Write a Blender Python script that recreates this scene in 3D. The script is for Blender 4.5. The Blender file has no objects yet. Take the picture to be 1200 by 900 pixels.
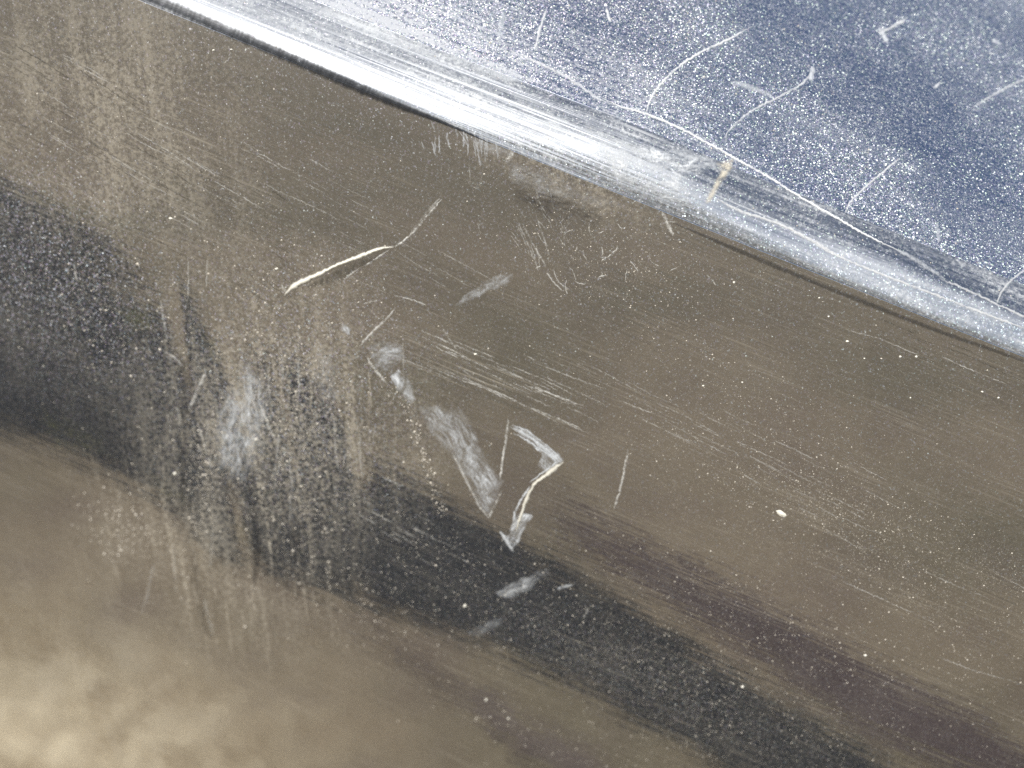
import bpy, bmesh, math, random
import numpy as np
from mathutils import Vector, noise as mnoise
from mathutils.bvhtree import BVHTree
random.seed(7); rng = np.random.default_rng(7)
R = math.radians
sc = bpy.context.scene
COL = sc.collection

# ------------------------------------------------------------------ camera
PITCH = R(22); HFOV = R(39); DIST = 0.42; HEIGHT = 0.62
RIGHT = Vector((1, 0, 0)); FWD = Vector((0, math.cos(PITCH), -math.sin(PITCH))); UPC = Vector((0, math.sin(PITCH), math.cos(PITCH)))
CAM = Vector((0, 0, HEIGHT)) - FWD * DIST
cd = bpy.data.cameras.new('camera'); cam = bpy.data.objects.new('camera', cd); COL.objects.link(cam)
cam.location = CAM; cam.rotation_euler = (math.pi / 2 - PITCH, 0, 0)
cd.sensor_width = 36; cd.lens = 18 / math.tan(HFOV / 2); cd.clip_start = 0.01; cd.clip_end = 500
cd.dof.use_dof = True; cd.dof.focus_distance = DIST * 1.0; cd.dof.aperture_fstop = 8.0
sc.camera = cam

# ------------------------------------------------------------------ light
SUN_EL, SUN_AZ = R(46), R(-28)           # azimuth measured from behind the camera, minus = to the left
sun_to = Vector((math.sin(SUN_AZ) * math.cos(SUN_EL), -math.cos(SUN_AZ) * math.cos(SUN_EL), math.sin(SUN_EL)))
w = bpy.data.worlds.new('World'); sc.world = w; w.use_nodes = True
wn = w.node_tree.nodes; wl = w.node_tree.links; wn.clear()
sky = wn.new('ShaderNodeTexSky'); sky.sky_type = 'NISHITA'; sky.sun_disc = False
sky.sun_elevation = SUN_EL; sky.sun_rotation = math.atan2(sun_to.x, sun_to.y)
sky.air_density = 1.0; sky.dust_density = 0.6; sky.ozone_density = 1.4
bg = wn.new('ShaderNodeBackground'); bg.inputs[1].default_value = 0.10
wo = wn.new('ShaderNodeOutputWorld'); wl.new(sky.outputs[0], bg.inputs[0]); wl.new(bg.outputs[0], wo.inputs[0])
sd = bpy.data.lights.new('sun', 'SUN'); sd.energy = 4.0; sd.angle = R(0.53); sd.color = (1, 0.95, 0.87)
so = bpy.data.objects.new('sun', sd); COL.objects.link(so); so.rotation_euler = (-sun_to).to_track_quat('-Z', 'Y').to_euler()
sc.view_settings.view_transform = 'Standard'; sc.view_settings.look = 'None'
sc.cycles.use_denoising = False
sc.view_settings.exposure = 0.12; sc.view_settings.gamma = 1.0

# ------------------------------------------------------------------ node helper
class NT:
    def __init__(s, name):
        s.m = bpy.data.materials.new(name); s.m.use_nodes = True; s.t = s.m.node_tree; s.t.nodes.clear()
        s.out = s.t.nodes.new('ShaderNodeOutputMaterial')
    def put(s, sock, v):
        if v is None: return
        if hasattr(v, 'is_output') or isinstance(v, bpy.types.NodeSocket): s.t.links.new(v, sock)
        else:
            if isinstance(v, tuple) and len(v) == 3 and sock.type == 'RGBA': v = v + (1,)
            sock.default_value = v
    def n(s, typ, props=None, **ins):
        nd = s.t.nodes.new('ShaderNode' + typ)
        for k, v in (props or {}).items(): setattr(nd, k, v)
        for k, v in ins.items():
            key = k.replace('_', ' ')
            if key in nd.inputs: s.put(nd.inputs[key], v)
            else: s.put(nd.inputs[int(k[1:])], v)
        return nd
    def math(s, op, a, b=None, c=None, clamp=False):
        nd = s.t.nodes.new('ShaderNodeMath'); nd.operation = op; nd.use_clamp = clamp
        for i, v in enumerate((a, b, c)): s.put(nd.inputs[i], v)
        return nd.outputs[0]
    def mul(s, a, b): return s.math('MULTIPLY', a, b)
    def add(s, a, b): return s.math('ADD', a, b)
    def ramp(s, v, lo, hi, to0=0.0, to1=1.0, smooth=True):
        nd = s.t.nodes.new('ShaderNodeMapRange'); nd.interpolation_type = 'SMOOTHSTEP' if smooth else 'LINEAR'
        for i, x in enumerate((v, lo, hi, to0, to1)): s.put(nd.inputs[i], x)
        return nd.outputs[0]
    def mapping(s, vec, scale=(1, 1, 1), rot=(0, 0, 0), loc=(0, 0, 0)):
        nd = s.n('Mapping', None); s.put(nd.inputs['Vector'], vec)
        nd.inputs['Scale'].default_value = scale; nd.inputs['Rotation'].default_value = rot; nd.inputs['Location'].default_value = loc
        return nd.outputs[0]
    def noise(s, vec, scale, detail=2.0, rough=0.5, dist=0.0):
        nd = s.n('TexNoise', None, Scale=scale, Detail=detail, Roughness=rough, Distortion=dist); s.put(nd.inputs['Vector'], vec)
        return nd.outputs['Fac']
    def vor(s, vec, scale, rnd=1.0, feature='F1'):
        nd = s.n('TexVoronoi', {'feature': feature}, Scale=scale, Randomness=rnd); s.put(nd.inputs['Vector'], vec)
        return nd
    def mixc(s, f, a, b):
        nd = s.t.nodes.new('ShaderNodeMix'); nd.data_type = 'RGBA'
        s.put(nd.inputs[0], f); s.put(nd.inputs[6], a); s.put(nd.inputs[7], b); return nd.outputs[2]
    def mixs(s, f, a, b):
        nd = s.t.nodes.new('ShaderNodeMixShader'); s.put(nd.inputs[0], f); s.put(nd.inputs[1], a); s.put(nd.inputs[2], b); return nd.outputs[0]
    def blob(s, uv, u, v, ru, rv, rot=0.0):
        """smooth elliptical mask round (u, v) of the surface map, 1 in the middle"""
        nd = s.n('Mapping', {'vector_type': 'TEXTURE'}); s.put(nd.inputs['Vector'], uv)
        nd.inputs['Location'].default_value = (u, v, 0); nd.inputs['Rotation'].default_value = (0, 0, rot); nd.inputs['Scale'].default_value = (ru, rv, 1)
        ln = s.n('VectorMath', {'operation': 'LENGTH'}); s.put(ln.inputs[0], nd.outputs[0])
        return s.ramp(ln.outputs['Value'], 1.0, 0.0)
    def done(s, shader): s.put(s.out.inputs[0], shader); return s.m

# ------------------------------------------------------------------ the bumper's surface
PX = 2 * math.tan(HFOV / 2) / 1200
def ray(x, y): return (FWD + RIGHT * ((x - 600) * PX) - UPC * ((y - 450) * PX)).normalized()
T = (RIGHT * 0.925 - UPC * 0.381 - FWD * 0.05).normalized()        # along the bumper
B = Vector((0, -1, 0)); B = (B - T * B.dot(T)).normalized()        # outwards
A = B.cross(T)
if A.z < 0: A = -A
A.normalize()
O = CAM + ray(690, 212) * (DIST * 1.0)
def sig(x): return 1 / (1 + np.exp(-np.clip(x, -40, 40)))
def sstep(x, a, b):
    t = np.clip((x - a) / (b - a), 0, 1); return t * t * (3 - 2 * t)
def phi(e, s):
    """tilt of the outward normal above B (degrees) at height e above the foot of the edge, length s"""
    low = -4 + np.minimum(e, 0) * 55 + 0 * s
    low = np.maximum(low, -75)
    wd = 0.011 + 0.009 * np.exp(-((s + 0.005) / 0.05) ** 2) - 0.001 * sstep(s, 0.06, 0.13)   # chamfer width
    soft = 0.0004 + 0.0020 * np.exp(-((s - 0.015) / 0.035) ** 2)
    rnd = 1 - sstep(s, 0.03, 0.10)                        # rounded on the left, a flat chamfer on the right
    top = 46 + 7 * sstep(s, -0.08, 0.10) + np.clip(e - 0.02, 0, 1) * 40 + 3 * sstep(e, 0.030, 0.033)
    t = np.clip(e / wd, 0, 1)
    ch = 15 + t * (7 + 28 * rnd)
    p = low + (ch - low) * sig((e - soft * 3) / soft)
    p = p + (top - p) * sig((e - wd) / (0.0010 + 0.0032 * rnd))
    return p
def bumps(e, s):
    """dents: height added along B"""
    h = 0 * e
    for (cs, ce, rs, re, rot, amp) in DENTS:
        ds, de = s - cs, e - ce
        a = (ds * math.cos(rot) + de * math.sin(rot)) / rs; b = (-ds * math.sin(rot) + de * math.cos(rot)) / re
        h = h + amp * np.exp(-(a * a + b * b))
    return h
VR = R(-68)   # plumb direction on the slanting face
DENTS = [(-0.098, -0.112, 0.030, 0.0035, VR, -0.00035), (-0.075, -0.14, 0.035, 0.006, VR, 0.0005), (-0.055, -0.13, 0.03, 0.004, VR, -0.0003), (-0.035, -0.135, 0.03, 0.005, VR, 0.0003),
         (-0.14, -0.07, 0.03, 0.012, 0.0, 0.0004), (-0.08, -0.09, 0.035, 0.02, VR, -0.0005), (0.02, -0.085, 0.03, 0.012, R(-15), 0.00025)]
S0, S1 = -0.75, 0.75
sv = np.concatenate([np.linspace(S0, -0.24, 20)[:-1], np.linspace(-0.24, 0.24, 361), np.linspace(0.24, S1, 20)[1:]])
e_low = np.concatenate([np.linspace(-0.55, -0.26, 40)[:-1], np.linspace(-0.26, -0.004, 257)[:-1], np.linspace(-0.004, 0.0, 17)])
e_up = np.concatenate([np.linspace(0.0, 0.034, 171), np.linspace(0.034, 0.15, 70)[1:], np.linspace(0.15, 0.30, 20)[1:]])
def column(es, s):
    # integrates the profile away from the foot of the edge; tangent going up: t = cos(phi) A - sin(phi) B
    a = np.zeros_like(es); b = np.zeros_like(es)
    mid = (es[1:] + es[:-1]) / 2; p = np.radians(phi(mid, s)); de = np.diff(es)
    a[1:] = np.cumsum(np.cos(p) * de); b[1:] = np.cumsum(-np.sin(p) * de)
    return a, b
def sheet(es, flip=False):
    """vertex grid (n_e, n_s, 3)"""
    g = np.zeros((len(es), len(sv), 3)); up = es[0] >= 0
    Tn, An, Bn, On = map(np.array, (T, A, B, O))
    for j, s in enumerate(sv):
        if up: a, b = column(es, s)
        else:
            a, b = column(es[::-1], s); a, b = a[::-1], b[::-1]
        b = b + bumps(es, np.full_like(es, s))
        g[:, j] = On + s * Tn + a[:, None] * An + b[:, None] * Bn
    return g

BASE = Vector((O.x, O.y + 0.05, O.z - 0.5))
def mesh_obj(name, verts, faces, mat, parent=None, uvs=None, smooth=True, attr=None):
    me = bpy.data.meshes.new(name); me.from_pydata((np.asarray(verts, dtype=float) - (np.array(BASE) if parent else 0)).tolist(), [], faces)
    if uvs is not None:
        ul = me.uv_layers.new(name='surf'); li = np.zeros(len(me.loops), dtype=np.int32); me.loops.foreach_get('vertex_index', li)
        ul.data.foreach_set('uv', np.asarray(uvs, dtype=np.float32)[li].ravel())
    if attr is not None:
        at = me.attributes.new('cover', 'FLOAT', 'POINT'); at.data.foreach_set('value', np.asarray(attr, dtype=np.float32))
    if smooth: me.polygons.foreach_set('use_smooth', [True] * len(me.polygons))
    me.materials.append(mat); me.update()
    o = bpy.data.objects.new(name, me); COL.objects.link(o)
    if parent: o.parent = parent
    return o
def grid_obj(name, es, lo, hi, mat, parent, back):
    """the strip of the sheet between rows lo and hi, with real thickness behind it"""
    g = sheet(es)[lo:hi + 1]; ee = es[lo:hi + 1]; ne, ns = g.shape[:2]
    V = g.reshape(-1, 3); idx = np.arange(ne * ns).reshape(ne, ns)
    F = np.stack([idx[:-1, :-1], idx[:-1, 1:], idx[1:, 1:], idx[1:, :-1]], -1).reshape(-1, 4)
    uv = np.stack(np.meshgrid(sv, ee), -1).reshape(-1, 2)
    # rim: the border pushed back to give the sheet-metal thickness
    ring = list(idx[0, :]) + list(idx[1:, -1]) + list(idx[-1, ::-1][1:]) + list(idx[::-1, 0][1:-1])
    back_v = V[ring] + np.array(back); n0 = len(V); k = len(ring)
    V = np.concatenate([V, back_v]); uv = np.concatenate([uv, uv[ring]])
    F = F.tolist() + [[ring[i], n0 + i, n0 + (i + 1) % k, ring[(i + 1) % k]] for i in range(k)]
    return mesh_obj(name, V, F, mat, parent, uv)

# ---- MATERIALS
def ground_mat(sx, sy):
    n = NT('dry_soil'); oc = n.n('TexCoord').outputs['Object']
    n1 = n.noise(oc, 2.2, 5, 0.6); n2 = n.noise(oc, 45, 4, 0.7); n3 = n.noise(oc, 9, 3, 0.6)
    c = n.mixc(n.ramp(n1, 0.38, 0.62), (0.25, 0.198, 0.132), (0.150, 0.128, 0.080))
    c = n.mixc(n.mul(n.ramp(n3, 0.45, 0.7), 0.5), c, (0.165, 0.118, 0.098))
    c = n.mixc(n.mul(n.ramp(n2, 0.5, 0.75), 0.5), c, (0.36, 0.31, 0.22))
    xy = n.mapping(oc, (1, 1, 0), (0, 0, 0), (-sx, -sy, 0)); dist = n.n('VectorMath', {'operation': 'LENGTH'}); n.put(dist.inputs[0], xy)
    pale_patch = n.ramp(n.add(dist.outputs['Value'], n.mul(n.add(n1, n3), 0.22)), 0.60, 0.25)     # pale patch added to the ground so the lower left mirrors brighter
    c = n.mixc(pale_patch, c, n.mixc(n.ramp(n.add(n.mul(n2, 0.5), n.mul(n3, 0.5)), 0.42, 0.60), (0.36, 0.27, 0.16), (0.95, 0.80, 0.54)))
    bp = n.n('Bump', None, Strength=0.8, Distance=0.012, Height=n.add(n2, n3))
    b = n.n('BsdfPrincipled', None, Base_Color=c, Roughness=0.95, Normal=bp.outputs[0])
    return n.done(b.outputs[0])
def plain_ground(name, c0, c1, scale, bump):
    n = NT(name); oc = n.n('TexCoord').outputs['Object']
    n1 = n.noise(oc, scale, 5, 0.7); n2 = n.noise(oc, 4, 3, 0.6)
    f = n.add(n.mul(n.ramp(n1, 0.4, 0.65), 0.7), n.mul(n.ramp(n2, 0.35, 0.65), 0.3))
    bp = n.n('Bump', None, Strength=bump, Distance=0.01, Height=n1)
    b = n.n('BsdfPrincipled', None, Base_Color=n.mixc(f, c0, c1), Roughness=0.95, Normal=bp.outputs[0])
    return n.done(b.outputs[0])

def metal_mat(name, base, rough, film_amt, flake_amt, streak_amt, speck_amt, place=None, drips=True, thin=(0.46, 0.66), freq=900, specks=((3000, 0.26), (1500, 0.13)), tilt=0.85, thick=1.05, dust_haze_c=((0.44, 0.39, 0.31), (0.60, 0.55, 0.45))):
    """worn polished metal: brushed streaks along the length, pitting that glints, a thin uneven film of dust and painted glare haze, specks of dust and painted glint"""
    n = NT(name); uv = n.n('UVMap', {'uv_map': 'surf'}).outputs[0]; oc = n.n('TexCoord').outputs['Object']
    pl = place(n, uv) if place else {}
    st_uv = n.mapping(uv, (freq / 90, freq, 1)); st_f = n.noise(st_uv, 1.0, 3, 0.6)
    st2 = n.noise(n.mapping(uv, (5, 140, 1), (0, 0, R(4))), 1.0, 3, 0.6)
    low = n.noise(oc, 28, 4, 0.6); patch = n.noise(n.mapping(uv, (9, 22, 1)), 1.0, 3, 0.55)
    # relief
    h = n.add(n.mul(st_f, n.mul(pl.get('streak', 1.0), streak_amt)), n.mul(st2, n.mul(pl.get('streak', 1.0), streak_amt * 2.0)))
    bp = n.n('Bump', None, Strength=1.0, Distance=0.00004, Height=h)
    bp2 = n.n('Bump', None, Strength=1.0, Distance=0.00022, Height=low, Normal=bp.outputs[0])
    norm = bp2.outputs[0]
    rg = n.ramp(n.add(n.mul(st_f, 0.5), n.mul(patch, 0.5)), 0.3, 0.7, rough * 0.75, rough * 1.35)
    if 'rough' in pl: rg = n.add(rg, pl['rough'])
    metal = n.n('BsdfPrincipled', None, Base_Color=base, Metallic=1.0, Roughness=rg, Normal=norm)
    sh = metal.outputs[0]
    # pits: tiny cells, each with a facet turned its own way, glinting in the sun
    if flake_amt:
        v = n.vor(oc, 3300); geo = n.n('NewGeometry').outputs['Normal']
        off = n.n('VectorMath', {'operation': 'SUBTRACT'}, i0=v.outputs['Color'], i1=(0.5, 0.5, 0.5)).outputs[0]
        off = n.n('VectorMath', {'operation': 'SCALE'}, i0=off, Scale=tilt).outputs[0]
        fn = n.n('VectorMath', {'operation': 'NORMALIZE'}, i0=n.n('VectorMath', {'operation': 'ADD'}, i0=geo, i1=off).outputs[0]).outputs[0]
        pit = n.n('BsdfPrincipled', None, Base_Color=n.mixc(0.32, (0.88, 0.88, 0.90), v.outputs['Color']), Metallic=1.0, Roughness=0.46, Normal=fn)  # random hue in the pit colour stands in for rainbow glints
        keep = n.ramp(n.noise(oc, 1300, 2, 0.6), *thin)
        f = n.mul(n.mul(keep, flake_amt), pl.get('flake', 1.0))
        sh = n.mixs(f, sh, pit.outputs[0])
    # dust film, also carrying the glare painted on top and edge
    drip = n.noise(n.mapping(oc, (130, 40, 14)), 1.0, 4, 0.7, 0.6); fine = n.noise(oc, 800, 3, 0.75); cloud = n.noise(oc, 20, 4, 0.65)
    if drips: fsum = n.add(n.add(n.mul(drip, 0.24), n.mul(fine, 0.52)), n.mul(cloud, 0.24))
    else: fsum = n.add(n.add(n.mul(st_f, 0.30), n.mul(fine, 0.35)), n.mul(patch, 0.35))
    film = n.mul(n.ramp(fsum, 0.44, 0.62), film_amt)
    if 'film' in pl: film = n.math('MULTIPLY', film, pl['film'], clamp=True)
    if 'drip' in pl: film = n.math('MAXIMUM', film, n.mul(n.mul(n.ramp(n.noise(n.mapping(oc, (420, 60, 13), (0, R(3), 0)), 1.0, 3, 0.7, 0.3), 0.50, 0.66), n.ramp(fine, 0.4, 0.6)), pl['drip']))
    if 'lines' in pl:
        ln = n.mul(n.ramp(n.noise(n.mapping(uv, (freq / 26, freq * 1.7, 1), (0, 0, R(-3))), 1.0, 3, 0.65, 0.25), 0.48, 0.70), n.ramp(n.noise(n.mapping(uv, (22, 75, 1)), 1.0, 3, 0.6), 0.40, 0.62, 0.1, 1.0))
        film = n.math('MAXIMUM', film, n.mul(ln, pl['lines']))
    dust = n.n('BsdfDiffuse', None, Color=n.mixc(cloud, *dust_haze_c), Roughness=1.0)  # dust, and on top and edge the painted glare haze too
    sh = n.mixs(film, sh, dust.outputs[0])
    # specks, two sizes; on the top the white dots also stand for glints
    if speck_amt:
        dens = n.noise(n.mapping(uv, (24, 60, 1)), 1.0, 4, 0.7)
        for sc_, thr in specks:
            v = n.vor(oc, sc_); rnd = n.n('SeparateColor', None, Color=v.outputs['Color']).outputs[0]
            size = n.mul(n.ramp(n.add(rnd, n.mul(dens, 0.9)), thick, thick + 0.45), thr)
            m = n.math('LESS_THAN', v.outputs['Distance'], n.mul(size, n.mul(pl.get('speck', 1.0), speck_amt)))
            sh = n.mixs(n.mul(m, 0.75), sh, n.n('BsdfDiffuse', None, Color=dust_haze_c[1]).outputs[0])
    return n.done(sh)

def place_low(n, uv):
    # dust film lies thickest over the dented middle left, along the run-off
    mid = n.blob(uv, *SE(330, 470), 0.075, 0.075); mid2 = n.blob(uv, *SE(250, 650), 0.075, 0.08)
    lft = n.blob(uv, *SE(60, 330), 0.06, 0.06); cor = n.blob(uv, *SE(120, 130), 0.08, 0.07)
    rgt = n.blob(uv, *SE(1050, 660), 0.12, 0.03); low = n.blob(uv, *SE(760, 800), 0.12, 0.03)
    mx = n.add(n.add(n.mul(mid, 0.95), n.mul(mid2, 0.55)), n.add(n.mul(lft, 0.18), n.add(n.mul(cor, 0.9), n.add(n.mul(n.blob(uv, *SE(670, 215), 0.045, 0.012), 0.8), n.mul(n.blob(uv, *SE(80, 800), 0.10, 0.09), 0.4)))))
    return {'film': n.add(0.07, mx), 'drip': n.mul(n.add(mid, mid2), 0.75), 'lines': n.add(0.17, n.add(n.mul(n.blob(uv, *SE(60, 130), 0.12, 0.06), 0.45), n.mul(n.blob(uv, *SE(560, 430), 0.07, 0.012), 0.4))), 'speck': n.add(0.75, n.add(n.mul(rgt, 0.6), n.mul(low, 0.6))), 'flake': n.add(0.25, n.add(n.mul(mid, 1.0), n.add(n.mul(low, 0.45), n.mul(lft, 1.1)))),
            'streak': n.add(0.5, n.blob(uv, *SE(90, 130), 0.10, 0.035))}
def place_top(n, uv):
    haze = n.blob(uv, *SE(400, 50), 0.13, 0.07); sc2 = n.blob(uv, *SE(640, 115), 0.10, 0.04); return {'film': n.add(0.17, n.add(n.mul(haze, 1.4), n.mul(sc2, 0.8))), 'rough': n.mul(haze, 0.2), 'flake': n.ramp(n.noise(n.mapping(uv, (14, 20, 1)), 1.0, 3, 0.6), 0.36, 0.64, 0.4, 1.2), 'lines': n.add(n.mul(haze, 0.6), n.mul(sc2, 1.0))}  # pale film here stands in for the broad sun glare
def place_edge(n, uv):
    scuff = n.blob(uv, *SE(640, 170), 0.10, 0.06); return {'film': n.add(n.ramp(n.noise(n.mapping(uv, (55, 160, 1)), 1.0, 4, 0.65), 0.35, 0.65, 0.35, 0.95), n.mul(scuff, 0.5)), 'lines': n.add(0.3, n.mul(scuff, 0.6)), 'streak': n.add(0.5, n.mul(scuff, 1.5)), 'rough': n.mul(scuff, 0.06)}  # whitened film over the scuffed edge stands in for part of its glare

# ------------------------------------------------------------------ surface look-up: photo point -> place on the metal
def tri_tree(g):
    ne, ns = g.shape[:2]; idx = np.arange(ne * ns).reshape(ne, ns)
    F = np.stack([idx[:-1, :-1], idx[:-1, 1:], idx[1:, 1:], idx[1:, :-1]], -1).reshape(-1, 4)
    return BVHTree.FromPolygons([Vector(v) for v in g.reshape(-1, 3)], F.tolist()), F, g.reshape(-1, 3)
G_LOW, G_UP = sheet(e_low), sheet(e_up)
TREES = [(tri_tree(G_LOW), e_low), (tri_tree(G_UP), e_up)]
def hit(x, y):
    best = None; d = ray(x, y)
    for (tr, F, V), es in TREES:
        p, nn, fi, dist = tr.ray_cast(CAM, d)
        if p is not None and (best is None or dist < best[2]):
            if nn.dot(d) > 0: nn = -nn
            j = fi % (len(sv) - 1); i = fi // (len(sv) - 1)
            best = (p, nn, dist, (p - O).dot(T), float(es[i] + es[i + 1]) / 2)
    return best
def SE(x, y):
    h = hit(x, y); return (h[3], h[4])

# ------------------------------------------------------------------ ground
def flat(name, pts, z, mat, thick=0.0, rag=0.0):
    P = []
    for i, (x, y) in enumerate(pts):
        x2, y2 = pts[(i + 1) % len(pts)]; k = max(1, int(math.hypot(x2 - x, y2 - y) / 0.02)) if rag else 1
        for j in range(k):
            t = j / k; P.append((x + (x2 - x) * t + random.uniform(-rag, rag), y + (y2 - y) * t + random.uniform(-rag, rag)))
    bm = bmesh.new(); f = bm.faces.new([bm.verts.new((px, py, z)) for px, py in P]); f.normal_update()
    if f.normal.z < 0: f.normal_flip()
    bmesh.ops.triangulate(bm, faces=bm.faces[:]); me = bpy.data.meshes.new(name); bm.to_mesh(me); bm.free(); me.materials.append(mat)
    o = bpy.data.objects.new(name, me); COL.objects.link(o); o['kind'] = 'structure'; return o
def ground_pt(x, y):
    h = hit(x, y); d = ray(x, y); nn = h[1]; r = d - 2 * d.dot(nn) * nn; t = -h[0].z / r.z; q = h[0] + r * t; return (q.x, q.y)
flat('ground', [(-60, -60), (60, -60), (60, 60), (-60, 60)], 0, ground_mat(*ground_pt(20, 900)))
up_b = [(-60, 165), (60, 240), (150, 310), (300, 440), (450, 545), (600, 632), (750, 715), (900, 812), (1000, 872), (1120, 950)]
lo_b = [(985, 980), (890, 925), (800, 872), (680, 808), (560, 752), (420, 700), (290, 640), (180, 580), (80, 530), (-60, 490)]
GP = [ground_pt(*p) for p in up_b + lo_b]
flat('reflected_shade_sheet', GP, 0.004, plain_ground('reflected_shade', (0.012, 0.014, 0.017), (0.030, 0.033, 0.038), 60, 0.6), rag=0.006)  # unseen dark sheet added; its mirror image stands in for a reflected shadow
band_mat = plain_ground('purple_band', (0.060, 0.043, 0.043), (0.105, 0.080, 0.074), 30, 0.5)
flat('reflected_band_strip', [ground_pt(*p) for p in [(640, 590), (800, 660), (1000, 770), (1200, 880), (1300, 930), (1200, 935), (1000, 850), (800, 715), (680, 640)]], 0.004, band_mat, rag=0.005)  # unseen strip added, shaped so it mirrors as a purple band
flat('reflected_band_strip', [ground_pt(*p) for p in [(420, 725), (500, 772), (600, 835), (700, 900), (760, 945), (700, 940), (600, 868), (500, 800)]], 0.004, plain_ground('pale_purple_band', (0.085, 0.064, 0.058), (0.15, 0.12, 0.10), 30, 0.5), rag=0.012)  # second added strip, mirrors as the fainter purple band

# ------------------------------------------------------------------ bumper
bumper = bpy.data.objects.new('bumper', None); COL.objects.link(bumper); bumper.location = BASE; bumper.empty_display_size = 0.1
bumper['label'] = 'worn polished metal bumper with scratched brown-reflecting face below a bright scuffed edge'; bumper['category'] = 'bumper'
M_low = metal_mat('worn_metal_face', (0.62, 0.62, 0.62), 0.055, 0.62, 0.5, 1.0, 1.0, place_low, thick=1.0)
M_top = metal_mat('pitted_metal_top', (0.60, 0.64, 0.74), 0.17, 0.8, 0.80, 0.6, 1.2, place_top, False, (0.30, 0.52), specks=((3400, 0.36),), thick=0.95, tilt=1.05, dust_haze_c=((0.55, 0.56, 0.58), (0.70, 0.71, 0.73)))
M_edge = metal_mat('scuffed_metal_edge', (0.38, 0.40, 0.43), 0.46, 0.75, 0.35, 9.0, 0.6, place_edge, False, freq=340, specks=((3000, 0.28),), dust_haze_c=((0.72, 0.73, 0.73), (0.84, 0.85, 0.85)))
iu = int(np.searchsorted(e_up, 0.0215))
lower = grid_obj('lower_face', e_low, 0, len(e_low) - 1, M_low, bumper, Vector((0, 0.003, 0)))
edge = grid_obj('edge', e_up, 0, iu, M_edge, bumper, Vector((0, 0.003, -0.001)))
top = grid_obj('top_face', e_up, iu, len(e_up) - 1, M_top, bumper, Vector((0, 0.001, -0.003)))

# ------------------------------------------------------------------ wear: scratches, scuffs, chips, dust; painted shade under the edge
def mark_mat(name, col, metallic=0.0, rough=0.6, fine=900, lo=0.25, hi=0.6, stretch=None):
    n = NT(name); oc = n.n('TexCoord').outputs['Object']
    vec = n.mapping(oc, *stretch) if stretch else oc
    g = n.add(n.mul(n.noise(vec, fine, 3, 0.7), 0.6), n.mul(n.noise(oc, 140, 3, 0.6), 0.4))
    at = n.n('Attribute', {'attribute_name': 'cover'}).outputs['Fac']
    a = n.math('MULTIPLY', at, n.ramp(g, lo, hi, 0.06, 1.0), clamp=True)
    bp = n.n('Bump', None, Strength=0.7, Distance=0.0004, Height=g)
    b = n.n('BsdfPrincipled', None, Base_Color=col, Metallic=metallic, Roughness=rough, Normal=bp.outputs[0])
    return n.done(n.mixs(a, n.n('BsdfTransparent').outputs[0], b.outputs[0]))
W_SCR = mark_mat('bare_scratch', (0.80, 0.78, 0.72), lo=0.40, hi=0.60)
W_SCUFF = mark_mat('pale_scuff', (0.74, 0.76, 0.77), 0.0, 0.7, 800, 0.30, 0.62)
W_SMEAR = mark_mat('pale_smear', (0.74, 0.76, 0.77), 0.0, 0.7, 1.0, 0.30, 0.60, stretch=((1500, 700, 800), (0, R(35), 0)))
W_CREAM = mark_mat('cream_primer', (0.88, 0.84, 0.72), 0, 0.7, 700, 0.1, 0.4)
W_TOP = mark_mat('bright_scratch', (0.88, 0.88, 0.86), lo=0.28, hi=0.52)
W_TAN = mark_mat('tan_residue', (0.86, 0.78, 0.62), 0, 0.7, 700, 0.36, 0.6)
W_DARK = mark_mat('gouge_shade', (0.075, 0.068, 0.052), 0, 0.6, 1.0, 0.3, 0.6, stretch=((1500, 400, 300), (0, R(-40), 0)))
W_STREAK = mark_mat('dark_smear', (0.035, 0.032, 0.030), 0, 0.8, 500, 0.25, 0.55)
W_EDGE_SHADE = mark_mat('edge_shade', (0.016, 0.018, 0.022), 0, 0.55, 500, 0.2, 0.45)  # near-black colour for the shade painted under the edge
W_GREEN = mark_mat('green_tint', (0.17, 0.17, 0.075), 0, 0.8, 500, 0.35, 0.65)

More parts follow.
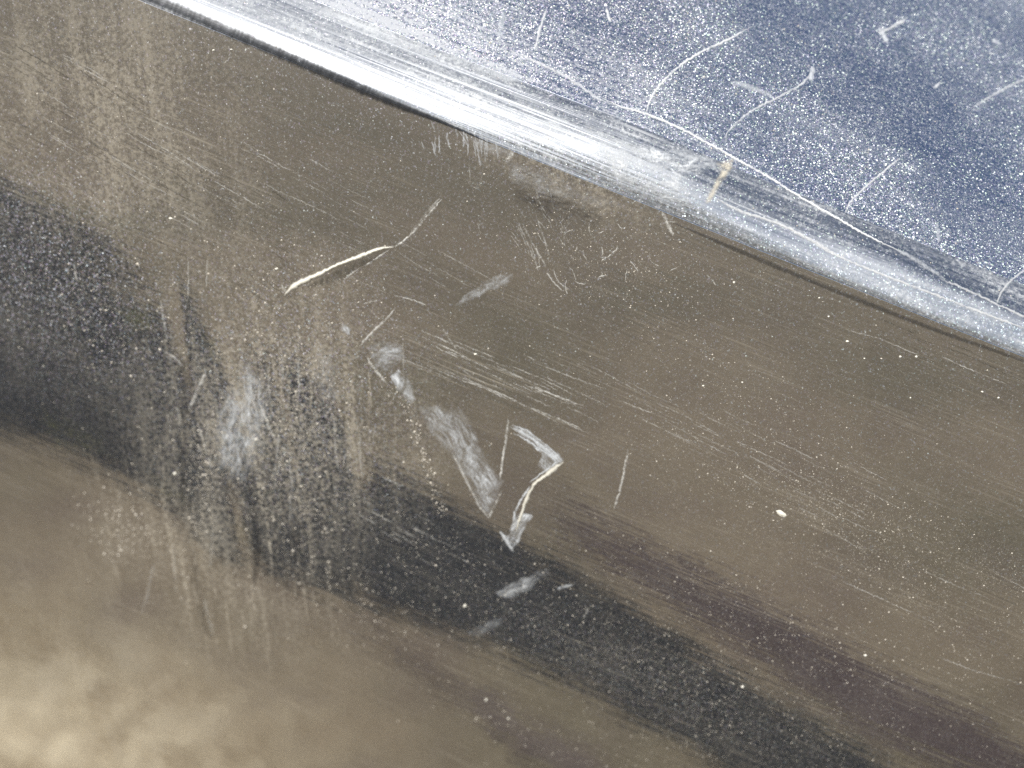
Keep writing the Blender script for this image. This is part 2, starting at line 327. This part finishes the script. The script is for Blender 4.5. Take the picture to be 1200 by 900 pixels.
def smooth_line(pts, step=2.2):
    P = [np.array(p, float) for p in pts]
    if len(P) == 2: P = [P[0], (P[0] + P[1]) / 2, P[1]]
    P = [2 * P[0] - P[1]] + P + [2 * P[-1] - P[-2]]; out = []
    for i in range(1, len(P) - 2):
        p0, p1, p2, p3 = P[i - 1:i + 3]; k = max(2, int(np.hypot(*(p2 - p1)[:2]) / step))
        for j in range(k):
            t = j / k
            out.append(0.5 * (2 * p1 + (p2 - p0) * t + (2 * p0 - 5 * p1 + 4 * p2 - p3) * t * t + (3 * p1 - p0 - 3 * p2 + p3) * t ** 3))
    out.append(P[-2]); return out
def scratch(name, parent, pts, mat=W_SCR, strength=1.0, lift=0.00018, rag=0.25, taper=True, jit=0.35):
    """pts: (x, y, width) places on the metal, width in photo points"""
    L = [p for p in smooth_line(pts) if hit(p[0], p[1])]
    V, F, C = [], [], []; n = len(L); prof = ((-1, 0.0, 0.0), (-0.45, 0.8, 0.9), (0.0, 1.0, 1.0), (0.45, 0.8, 0.9), (1, 0.0, 0.0))
    for i, (x, y, wd) in enumerate(L):
        a, b = L[max(i - 1, 0)], L[min(i + 1, n - 1)]; dx, dy = b[0] - a[0], b[1] - a[1]; q = math.hypot(dx, dy) or 1; nx, ny = -dy / q, dx / q
        t = i / max(n - 1, 1); tp = min(1, t * 8, (1 - t) * 8) if taper else 1
        x += random.gauss(0, jit); y += random.gauss(0, jit); hw = wd * 0.5 * (1 + random.uniform(-rag, rag)) * (0.35 + 0.65 * tp)
        st = strength * (0.4 + 0.6 * tp) * random.uniform(0.75, 1)
        for (k, h, c) in prof:
            H = hit(x + nx * k * hw, y + ny * k * hw) or hit(x, y)
            V.append(H[0] + H[1] * (0.00004 + lift * h)); C.append(c * st)
    for i in range(n - 1):
        for k in range(4): F.append((i * 5 + k, i * 5 + k + 1, i * 5 + k + 6, i * 5 + k + 5))
    return mesh_obj(name, V, F, mat, parent, None, True, C)
def inside(px, py, poly):
    c = False; j = len(poly) - 1
    for i in range(len(poly)):
        (xi, yi), (xj, yj) = poly[i][:2], poly[j][:2]
        if (yi > py) != (yj > py) and px < (xj - xi) * (py - yi) / (yj - yi) + xi: c = not c
        j = i
    return c
def edge_dist(px, py, poly):
    best = 1e9
    for i in range(len(poly)):
        ax, ay = poly[i - 1][:2]; bx, by = poly[i][:2]; dx, dy = bx - ax, by - ay
        t = max(0, min(1, ((px - ax) * dx + (py - ay) * dy) / (dx * dx + dy * dy + 1e-9)))
        best = min(best, math.hypot(px - ax - t * dx, py - ay - t * dy))
    return best
def scuff(name, parent, poly, mat=W_SCUFF, strength=0.7, fall=6.0, step=1.3, lift=0.00012, wisp=0.0):
    ox = random.uniform(0, 99); cxs = np.array([p[:2] for p in poly], float); ev, ew = np.linalg.eigh(np.cov(cxs.T)); ax = ew[:, 1]
    x0, x1 = min(p[0] for p in poly), max(p[0] for p in poly); y0, y1 = min(p[1] for p in poly), max(p[1] for p in poly)
    nx, ny = int((x1 - x0) / step) + 2, int((y1 - y0) / step) + 2; ids = {}; V, F, C = [], [], []
    for j in range(ny):
        for i in range(nx):
            x, y = x0 + i * step, y0 + j * step
            if inside(x, y, poly):
                H = hit(x, y)
                if not H: continue
                d = edge_dist(x, y, poly)
                if wisp:
                    d = max(0.0, d + 5 * mnoise.noise((x / 9, y / 9, ox)))
                    wx, wy = x + 7 * mnoise.noise((x / 22, y / 22, ox + 5)), y + 7 * mnoise.noise((x / 22, y / 22, ox + 9))
                    al, ac = (wx * ax[0] + wy * ax[1]) / 34, (-wx * ax[1] + wy * ax[0]) / 7
                    rid = 1 - abs(mnoise.noise((al, ac, ox))) * 2.2; rid2 = 1 - abs(mnoise.noise((al * 2.3, ac * 2.1, ox + 3))) * 2
                    k = max(0.0, 0.06 + 0.62 * max(rid, 0) ** 2 * (0.55 + 0.9 * mnoise.noise((x / 26, y / 26, ox + 2))) + 0.42 * max(rid2, 0) ** 3)
                    k += 0.45 * math.exp(-((d - 2.5) / 2.2) ** 2) * (0.5 + mnoise.noise((x / 14, y / 14, ox + 7)))
                else: k = 1.0
                d = min(1, d / fall); ids[i, j] = len(V)
                V.append(H[0] + H[1] * (0.00003 + lift * d)); C.append(max(0.0, strength * k * d * d * (3 - 2 * d)))
    for (i, j), a in ids.items():
        if (i + 1, j) in ids and (i, j + 1) in ids and (i + 1, j + 1) in ids: F.append((a, ids[i + 1, j], ids[i + 1, j + 1], ids[i, j + 1]))
    return mesh_obj(name, V, F, mat, parent, None, True, C)
def W(pts, w): return [(p[0], p[1], p[2] if len(p) > 2 else w) for p in pts]

# dark strips painted in for shade and dark reflection under the edge
scratch('edge_shade_strip', edge, [(130, -22, 15), (200, 7, 15), (300, 50, 16), (380, 85, 16), (450, 116, 13), (500, 136, 8), (535, 150, 4), (575, 168, 1)], W_EDGE_SHADE, 0.85, 0.0001, 0.12, False, 0.2)
scratch('edge_shade_strip', edge, [(775, 255, 3), (850, 287, 6), (920, 317, 7), (1000, 349, 7), (1100, 388, 6), (1230, 433, 6)], W_EDGE_SHADE, 0.4, 0.0001, 0.15, True, 0.3)
# big gouge
g = scratch('gouge_lip', lower, [(334, 345, 5), (345, 335, 8), (360, 327, 7), (380, 318, 5), (396, 310, 4), (412, 304, 5), (430, 297, 6), (446, 291, 5), (460, 289, 4)], W_CREAM, 1.3, 0.0007, 0.2)
g['label'] = 'raised cream lip of the gouge'
scuff('gouge', lower, [(348, 340), (372, 325), (394, 313), (415, 305), (440, 296), (455, 293), (446, 304), (425, 316), (402, 330), (372, 338)], W_DARK, 0.5, 6)  # trench shade of the gouge put into its dark colour
scratch('scratch', lower, W([(456, 292), (466, 287), (476, 280), (486, 270), (498, 256), (509, 244), (518, 233)], 3), W_SCR, 1.0)
scratch('scratch', lower, W([(480, 275), (494, 258), (506, 243), (516, 232)], 5), W_SCR, 0.35)
scratch('scratch', lower, W([(402, 329), (416, 318), (430, 310), (442, 302), (456, 293)], 2.5), W_SCR, 0.9)
scratch('scratch', lower, W([(335, 344), (330, 332)], 3), W_SCR, 0.5)
# short scratches on the face
for pts, wd, st in [
    ([(421, 406), (435, 391), (450, 376), (464, 361)], 3.2, 0.75), ([(596, 491), (593, 515), (589, 540), (586, 562)], 3.4, 1.0),
    ([(736, 526), (733, 543), (727, 572), (719, 598)], 3.2, 0.7), ([(220, 300), (221, 325), (220, 352)], 2.2, 0.5), ([(243, 302), (242, 340)], 2, 0.35),
    ([(306, 476), (314, 496), (323, 516)], 4, 0.7), ([(193, 412), (206, 420), (215, 430)], 3, 0.5), ([(241, 436), (234, 452), (222, 480)], 5, 0.7),
    ([(776, 248), (782, 262), (789, 276)], 5, 0.8), ([(604, 254), (617, 282), (627, 308)], 2.5, 0.45), ([(612, 262), (628, 292), (640, 312)], 2.5, 0.4), ([(628, 250), (636, 275), (644, 300)], 2.2, 0.4), ([(668, 246), (664, 268), (660, 282)], 2.5, 0.35),
    ([(601, 177), (597, 184), (593, 191)], 7, 0.9), ([(462, 346), (478, 350), (500, 357)], 2.2, 0.6), ([(425, 356), (443, 352)], 2.5, 0.6), ([(500, 428), (535, 443), (570, 456), (600, 471)], 1.6, 0.6), ([(615, 451), (650, 463), (684, 476)], 2, 0.7),
    ([(540, 432), (560, 445), (588, 455)], 1.6, 0.5), ([(470, 420), (500, 432), (530, 446)], 1.5, 0.4), ([(518, 383), (528, 400), (537, 411)], 2.5, 0.45), ([(640, 318), (648, 330), (660, 341)], 2.2, 0.6), ([(648, 316), (655, 330), (668, 340)], 1.6, 0.5),
    ([(430, 418), (440, 434), (455, 451)], 3.5, 0.7), ([(529, 528), (545, 560), (560, 590), (573, 607)], 3.2, 0.8), ([(573, 607), (580, 592), (588, 575)], 3.5, 0.7), ([(1100, 416), (1135, 432), (1180, 450)], 1.8, 0.5), ([(990, 386), (1030, 397), (1080, 418)], 1.8, 0.35),
    ([(550, 190), (552, 214), (560, 220), (567, 200)], 1.6, 0.35), ([(268, 52), (270, 66), (262, 74)], 1.8, 0.5), ([(985, 680), (1040, 705), (1100, 732)], 1.6, 0.4), ([(1100, 770), (1140, 785), (1200, 802)], 1.6, 0.3), ([(690, 712), (684, 724)], 3, 0.5),
    ([(87, 305), (90, 330)], 3, 0.5), ([(180, 660), (172, 700), (165, 720)], 4, 0.35), ([(238, 700), (250, 745)], 4, 0.35)]:
    scratch('scratch', lower, W(pts, wd), W_SCR, st)
# flag-shaped scuff and its curl
scuff('scuff', lower, [(597, 496), (612, 499), (622, 503), (633, 514), (646, 524), (656, 531), (662, 540), (652, 550), (640, 556), (628, 546), (635, 533), (622, 523), (606, 510)], W_SMEAR, 1.3, 5, wisp=1)
for o_ in (0, 4.5, 9):
    scratch('scratch', lower, [(599 + o_ * 0.2, 498 + o_, 1.6), (616, 504 + o_ * 1.2, 2), (634, 517 + o_ * 1.1, 2), (650, 530 + o_, 2.4), (656 - o_ * 0.4, 537 + o_, 2)], W_SCUFF, 0.95)
scratch('scratch', lower, [(597, 500, 3), (615, 508, 4), (632, 521, 4), (648, 535, 5), (658, 542, 5)], W_SCUFF, 1.0)
scratch('scratch', lower, [(655, 540, 3), (640, 551, 3), (628, 560, 2), (620, 566, 2)], W_SCUFF, 1.0)
scratch('scratch', lower, [(622, 570, 3), (612, 583, 3), (604, 600, 3), (601, 614, 3)], W_SCUFF, 1.2)
f = scratch('peeled_flake', lower, [(661, 541, 4), (650, 549, 6), (637, 559, 6), (627, 567, 5), (619, 580, 5), (614, 594, 5), (610, 606, 4), (605, 622, 4)], W_CREAM, 1.0, 0.0006)
f['label'] = 'white curl of peeled coating'
scuff('scuff', lower, [(584, 622), (594, 626), (602, 606), (612, 600), (626, 603), (618, 622), (610, 634), (602, 648), (592, 638)], W_SMEAR, 1.9, 3.5, wisp=1)
scratch('scratch', lower, [(586, 622, 3), (594, 634, 4), (602, 647, 4)], W_SCUFF, 1.1)
# smears
for poly, st, fall in [
    ([(430, 406), (450, 396), (472, 401), (478, 418), (458, 436), (438, 434)], 0.55, 10), ([(456, 440), (467, 431), (482, 448), (488, 468), (480, 480), (464, 462)], 0.85, 7),
    ([(485, 474), (510, 473), (542, 478), (553, 493), (563, 518), (578, 547), (592, 564), (588, 582), (572, 610), (558, 590), (543, 560), (518, 527), (498, 503)], 0.62, 12),
    ([(552, 505), (560, 512), (556, 535), (545, 550), (540, 545)], 0.6, 5), ([(530, 358), (552, 338), (580, 322), (603, 319), (600, 332), (565, 347), (540, 360)], 0.5, 7),
    ([(580, 694), (610, 676), (640, 665), (648, 672), (622, 692), (592, 706)], 0.6, 7), ([(650, 688), (672, 682), (674, 687), (655, 692)], 0.5, 4), ([(545, 742), (570, 725), (595, 718), (590, 735), (560, 748)], 0.35, 8),
    ([(250, 480), (285, 410), (320, 450), (318, 520), (285, 570), (245, 550)], 0.75, 24), ([(400, 376), (412, 384), (410, 394), (398, 388)], 0.7, 5), ([(370, 400), (395, 410), (400, 470), (380, 490), (365, 450)], 0.25, 14),
    ([(585, 185), (640, 195), (700, 225), (760, 250), (700, 245), (640, 235), (600, 215)], 0.3, 14), ([(540, 150), (600, 172), (600, 190), (560, 180)], 0.45, 10)]:
    scuff('smear', lower if poly[0][1] > 250 or poly[0][0] < 520 else edge, poly, W_SMEAR, st * 1.75, fall * 1.1, wisp=1)
for poly in [[(120, 350), (180, 350), (195, 390), (150, 400)], [(228, 380), (262, 390), (265, 430), (240, 425)], [(30, 470), (120, 500), (140, 540), (60, 530)], [(160, 540), (220, 570), (230, 600), (180, 590)], [(265, 600), (300, 610), (300, 650), (270, 640)]]:
    scuff('green_patch', lower, poly, W_GREEN, 0.45, 22, 2.4, wisp=1)  # faint olive patches, thinning towards their rims
# hairlines rubbed along the length, and curled fibres under the edge
def hair(x, y, ln, ang, wd, st, mat, bend=0.0, parent=None):
    dx, dy = math.cos(ang) * ln / 2, math.sin(ang) * ln / 2
    pts = [(x - dx, y - dy, wd), (x + bend * dy * 0.3, y - bend * dx * 0.3, wd), (x + dx, y + dy, wd)]
    if all(hit(p[0], p[1]) for p in pts): scratch('hairline', parent or lower, pts, mat, st, 0.00008)
for (cx, cy, rx, ry, num, l0, l1, st, mat, a0) in [(600, 445, 110, 28, 30, 25, 90, 0.6, W_SCR, 24), (150, 170, 150, 75, 26, 25, 80, 0.45, W_SCR, 29), (150, 180, 150, 80, 26, 25, 90, 0.6, W_DARK, 30), (850, 520, 240, 45, 40, 20, 90, 0.35, W_SCR, 27), (330, 240, 200, 60, 26, 20, 80, 0.35, W_SCR, 28), (1080, 400, 90, 16, 8, 25, 60, 0.6, W_DARK, 24), (330, 320, 60, 50, 12, 15, 50, 0.4, W_DARK, 33), (470, 620, 50, 30, 14, 12, 40, 0.45, W_SCR, 28)]:
    for _ in range(num):
        ox, oy = random.gauss(0, 0.5) * rx, random.gauss(0, 0.5) * ry
        hair(cx + ox, cy + oy + ox * math.tan(R(a0)) * 0.9, random.uniform(l0, l1), R(a0 + random.gauss(0, 1.5)), random.uniform(1.0, 1.9), st * random.uniform(0.5, 1.2), mat, random.uniform(-0.15, 0.15))
for _ in range(30):
    hair(random.gauss(700, 45), random.gauss(300, 28), random.uniform(6, 18), random.uniform(0, math.pi), random.uniform(1.0, 1.8), random.uniform(0.4, 0.9), W_SCR, random.uniform(-1, 1))
for _ in range(16):
    hair(random.gauss(628, 22), random.gauss(275, 22), random.uniform(15, 45), R(random.gauss(66, 12)), random.uniform(1.0, 1.8), random.uniform(0.25, 0.5), W_SCR, random.uniform(-0.3, 0.3))
for _ in range(26):
    hair(random.gauss(320, 75), random.gauss(480, 90), random.uniform(18, 65), R(random.gauss(88, 7)), random.uniform(1.4, 4.0), random.uniform(0.2, 0.45), W_SCR, random.uniform(-0.2, 0.2))
for _ in range(30):
    hair(random.gauss(560, 28), random.gauss(168, 10), random.uniform(10, 26), R(random.gauss(78, 10)), random.uniform(1.5, 3), random.uniform(0.25, 0.5), W_SMEAR, 0.0, edge)
# top face
for pts, wd, st in [
    ([(596, 58), (640, 78), (672, 95), (695, 112), (715, 122)], 4, 0.4), ([(700, 112), (725, 124), (755, 133), (792, 148), (830, 168), (862, 186), (900, 207), (940, 232), (980, 255), (1020, 278), (1058, 296)], 3, 0.8),
    ([(1050, 292), (1072, 304), (1090, 316), (1106, 326)], 5.5, 0.4), ([(1100, 326), (1140, 343), (1180, 362), (1215, 378)], 3, 0.4), ([(838, 232), (870, 248), (912, 262), (950, 281), (985, 301)], 4, 0.5), ([(930, 272), (980, 299), (1030, 320), (1090, 343), (1150, 366), (1215, 390)], 3.5, 0.45),
    ([(757, 134), (763, 115), (776, 97), (796, 78), (822, 61), (852, 47), (882, 31)], 3.2, 0.75), ([(850, 167), (853, 155), (870, 138), (890, 125), (916, 112), (940, 98), (955, 80)], 3, 0.5), ([(990, 250), (996, 238), (1011, 222), (1032, 204), (1056, 184)], 3, 0.55),
    ([(627, 60), (632, 36), (641, 10)], 4, 0.5), ([(1168, 358), (1174, 342), (1188, 326), (1206, 314)], 3, 0.4), ([(1138, 127), (1170, 108), (1206, 90)], 4, 0.35), ([(710, 10), (716, 26)], 4, 0.6), ([(953, 78), (950, 95)], 7, 0.7), ([(1030, 32), (1040, 50)], 6, 0.7), ([(1030, 40), (1062, 22)], 4, 0.5), ([(1162, 46), (1172, 52)], 6, 0.8), ([(1094, 104), (1102, 96)], 4, 0.5),
    ([(1098, 262), (1100, 284)], 6, 0.4), ([(590, 14), (585, 50)], 8, 0.35), ([(855, 96), (885, 104), (905, 114)], 7, 0.4), ([(520, 62), (570, 82), (612, 95)], 14, 0.45)]:
    scratch('scratch', top if pts[0][0] < 800 or pts[0][1] < 250 else edge, W(pts, wd), W_SMEAR if wd > 5 else W_TOP, st * 1.5)
scuff('residue', edge, [(836, 190), (862, 183), (860, 198), (848, 214), (834, 238), (822, 242), (834, 216), (842, 202)], W_TAN, 1.0, 8)
scuff('smear', edge, [(690, 175), (760, 165), (830, 180), (855, 190), (832, 204), (806, 213), (826, 232), (800, 246), (765, 238), (720, 215)], W_SMEAR, 1.5, 14, wisp=1)
scuff('smear', edge, [(560, 95), (650, 120), (740, 150), (780, 190), (700, 200), (620, 165), (540, 130)], W_SMEAR, 0.9, 22, wisp=1)
scuff('dark_streak', lower, [(204, 405), (226, 425), (223, 520), (219, 610), (206, 600), (209, 500)], W_STREAK, 0.85, 9, wisp=1)  # dark streaks laid over the face
scuff('dark_streak', lower, [(292, 600), (306, 595), (308, 650), (303, 700), (294, 690)], W_STREAK, 0.65, 7, wisp=1)
scuff('dark_streak', lower, [(340, 620), (352, 615), (356, 680), (346, 720)], W_STREAK, 0.6, 7, wisp=1)
scuff('dark_streak', lower, [(215, 640), (232, 640), (246, 720), (250, 750), (232, 745)], W_STREAK, 0.35, 9, wisp=1)
scuff('dark_streak', lower, [(590, 205), (650, 222), (720, 250), (700, 275), (640, 262), (600, 240)], W_STREAK, 0.7, 16, wisp=1)
for poly, st in [([(230, -4), (330, 40), (430, 88), (420, 62), (320, 14), (262, -6)], 0.9), ([(400, 40), (520, 95), (600, 130), (590, 100), (480, 50), (420, 25)], 0.8), ([(860, 262), (960, 305), (1080, 352), (1190, 392), (1180, 372), (1060, 335), (940, 285)], 0.6)]:
    scuff('smear', edge, poly, W_SMEAR, st, 12, 1.8, wisp=1)
# chips: single flecks one can point to
CH = [(916, 602, 7), (824, 452, 3.5), (860, 331, 4), (250, 59, 4), (825, 90, 3), (271, 58, 3), (1067, 466, 3), (1013, 420, 3), (1151, 459, 3), (1170, 466, 3), (971, 371, 3), (960, 349, 3), (993, 400, 4), (1055, 418, 4), (1074, 418, 4), (557, 415, 4), (324, 315, 4), (205, 555, 5), (200, 256, 5), (300, 515, 4), (545, 710, 5), (570, 820, 4), (1014, 768, 4), (870, 805, 4), (596, 842, 3), (870, 448, 3)]
for (x, y, r_) in CH:
    r_ = r_ if r_ > 6 else r_ * 0.72
    poly = [(x + r_ * 0.62 * math.cos(a) * random.uniform(0.6, 1.3) * (1.4 if r_ > 6 else 1), y + r_ * 0.5 * math.sin(a) * random.uniform(0.6, 1.3) + (r_ * 0.3 * math.cos(a) if r_ == 7 else 0)) for a in np.linspace(0, 2 * math.pi, 8)[:-1]]
    Hc = hit(x, y); V = [Hc[0] + Hc[1] * 0.0005]
    for (px, py) in poly: h = hit(px, py); V.append(h[0] + h[1] * 0.00002)
    mesh_obj('chip', V, [(0, i + 1, (i + 1) % 7 + 1) for i in range(7)], W_CREAM, lower if y > 200 or x < 300 else top, None, False, [1.3] * 8)

# dust grains, far too many to count
def grains(name, parent, spots, mat):
    V, F = [], []
    for (cx, cy, rx, ry, rot, num, size) in spots:
        for _ in range(num):
            a, b = random.gauss(0, 0.5) * rx, random.gauss(0, 0.5) * ry
            x, y = cx + a * math.cos(rot) - b * math.sin(rot), cy + a * math.sin(rot) + b * math.cos(rot)
            H = hit(x, y)
            if not H: continue
            p, nn = H[0], H[1]; r_ = size * min(3.5, random.lognormvariate(0, 0.5)) * 0.00025 * 0.33
            u = nn.orthogonal().normalized(); v = nn.cross(u); k = len(V); a0 = random.uniform(0, 6.28)
            for q in range(5):
                rr = r_ * random.uniform(0.6, 1.2); V.append(p + (u * math.cos(a0 + q * 1.2566) + v * math.sin(a0 + q * 1.2566)) * rr + nn * 0.00001)
            V.append(p + nn * r_ * 0.9)
            F += [(k + q, k + (q + 1) % 5, k + 5) for q in range(5)]
    o = mesh_obj(name, V, F, mat, parent, None, False, [1.0] * len(V)); o['kind'] = 'stuff'; return o
gm = NT('dust_grain'); M_GR = gm.done(gm.n('BsdfDiffuse', None, Color=(0.70, 0.64, 0.54)).outputs[0])
SL = R(27)
grains('dust', lower, [(720, 310, 130, 70, SL, 900, 1.0), (900, 480, 200, 60, SL, 420, 1.1), (1010, 610, 260, 70, SL, 1700, 1.0), (860, 560, 200, 40, SL, 350, 1.0), (1080, 760, 200, 60, SL, 420, 1.1), (900, 740, 300, 60, SL, 1300, 1.0), (820, 820, 300, 90, SL, 2400, 1.05),
    (600, 690, 200, 60, SL, 500, 1.3), (640, 860, 260, 60, SL, 500, 1.3), (330, 480, 140, 120, R(90), 1500, 1.5), (498, 540, 75, 7, R(72), 150, 1.9), (460, 460, 60, 8, R(50), 60, 1.6), (145, 620, 50, 40, R(60), 200, 2.4), (235, 560, 90, 25, R(85), 260, 1.9), (420, 700, 120, 50, SL, 300, 1.5), (420, 620, 160, 90, SL, 500, 1.5), (110, 360, 150, 90, SL, 420, 1.8), (250, 620, 160, 140, 0, 350, 1.9), (200, 240, 220, 110, SL, 420, 1.4), (600, 450, 900, 420, 0, 700, 1.2), (350, 330, 160, 60, SL, 350, 1.3)], M_GR)
grains('dust', top, [(900, 120, 420, 180, SL, 1500, 1.2), (700, 40, 350, 80, 0, 700, 1.2)], M_GR)
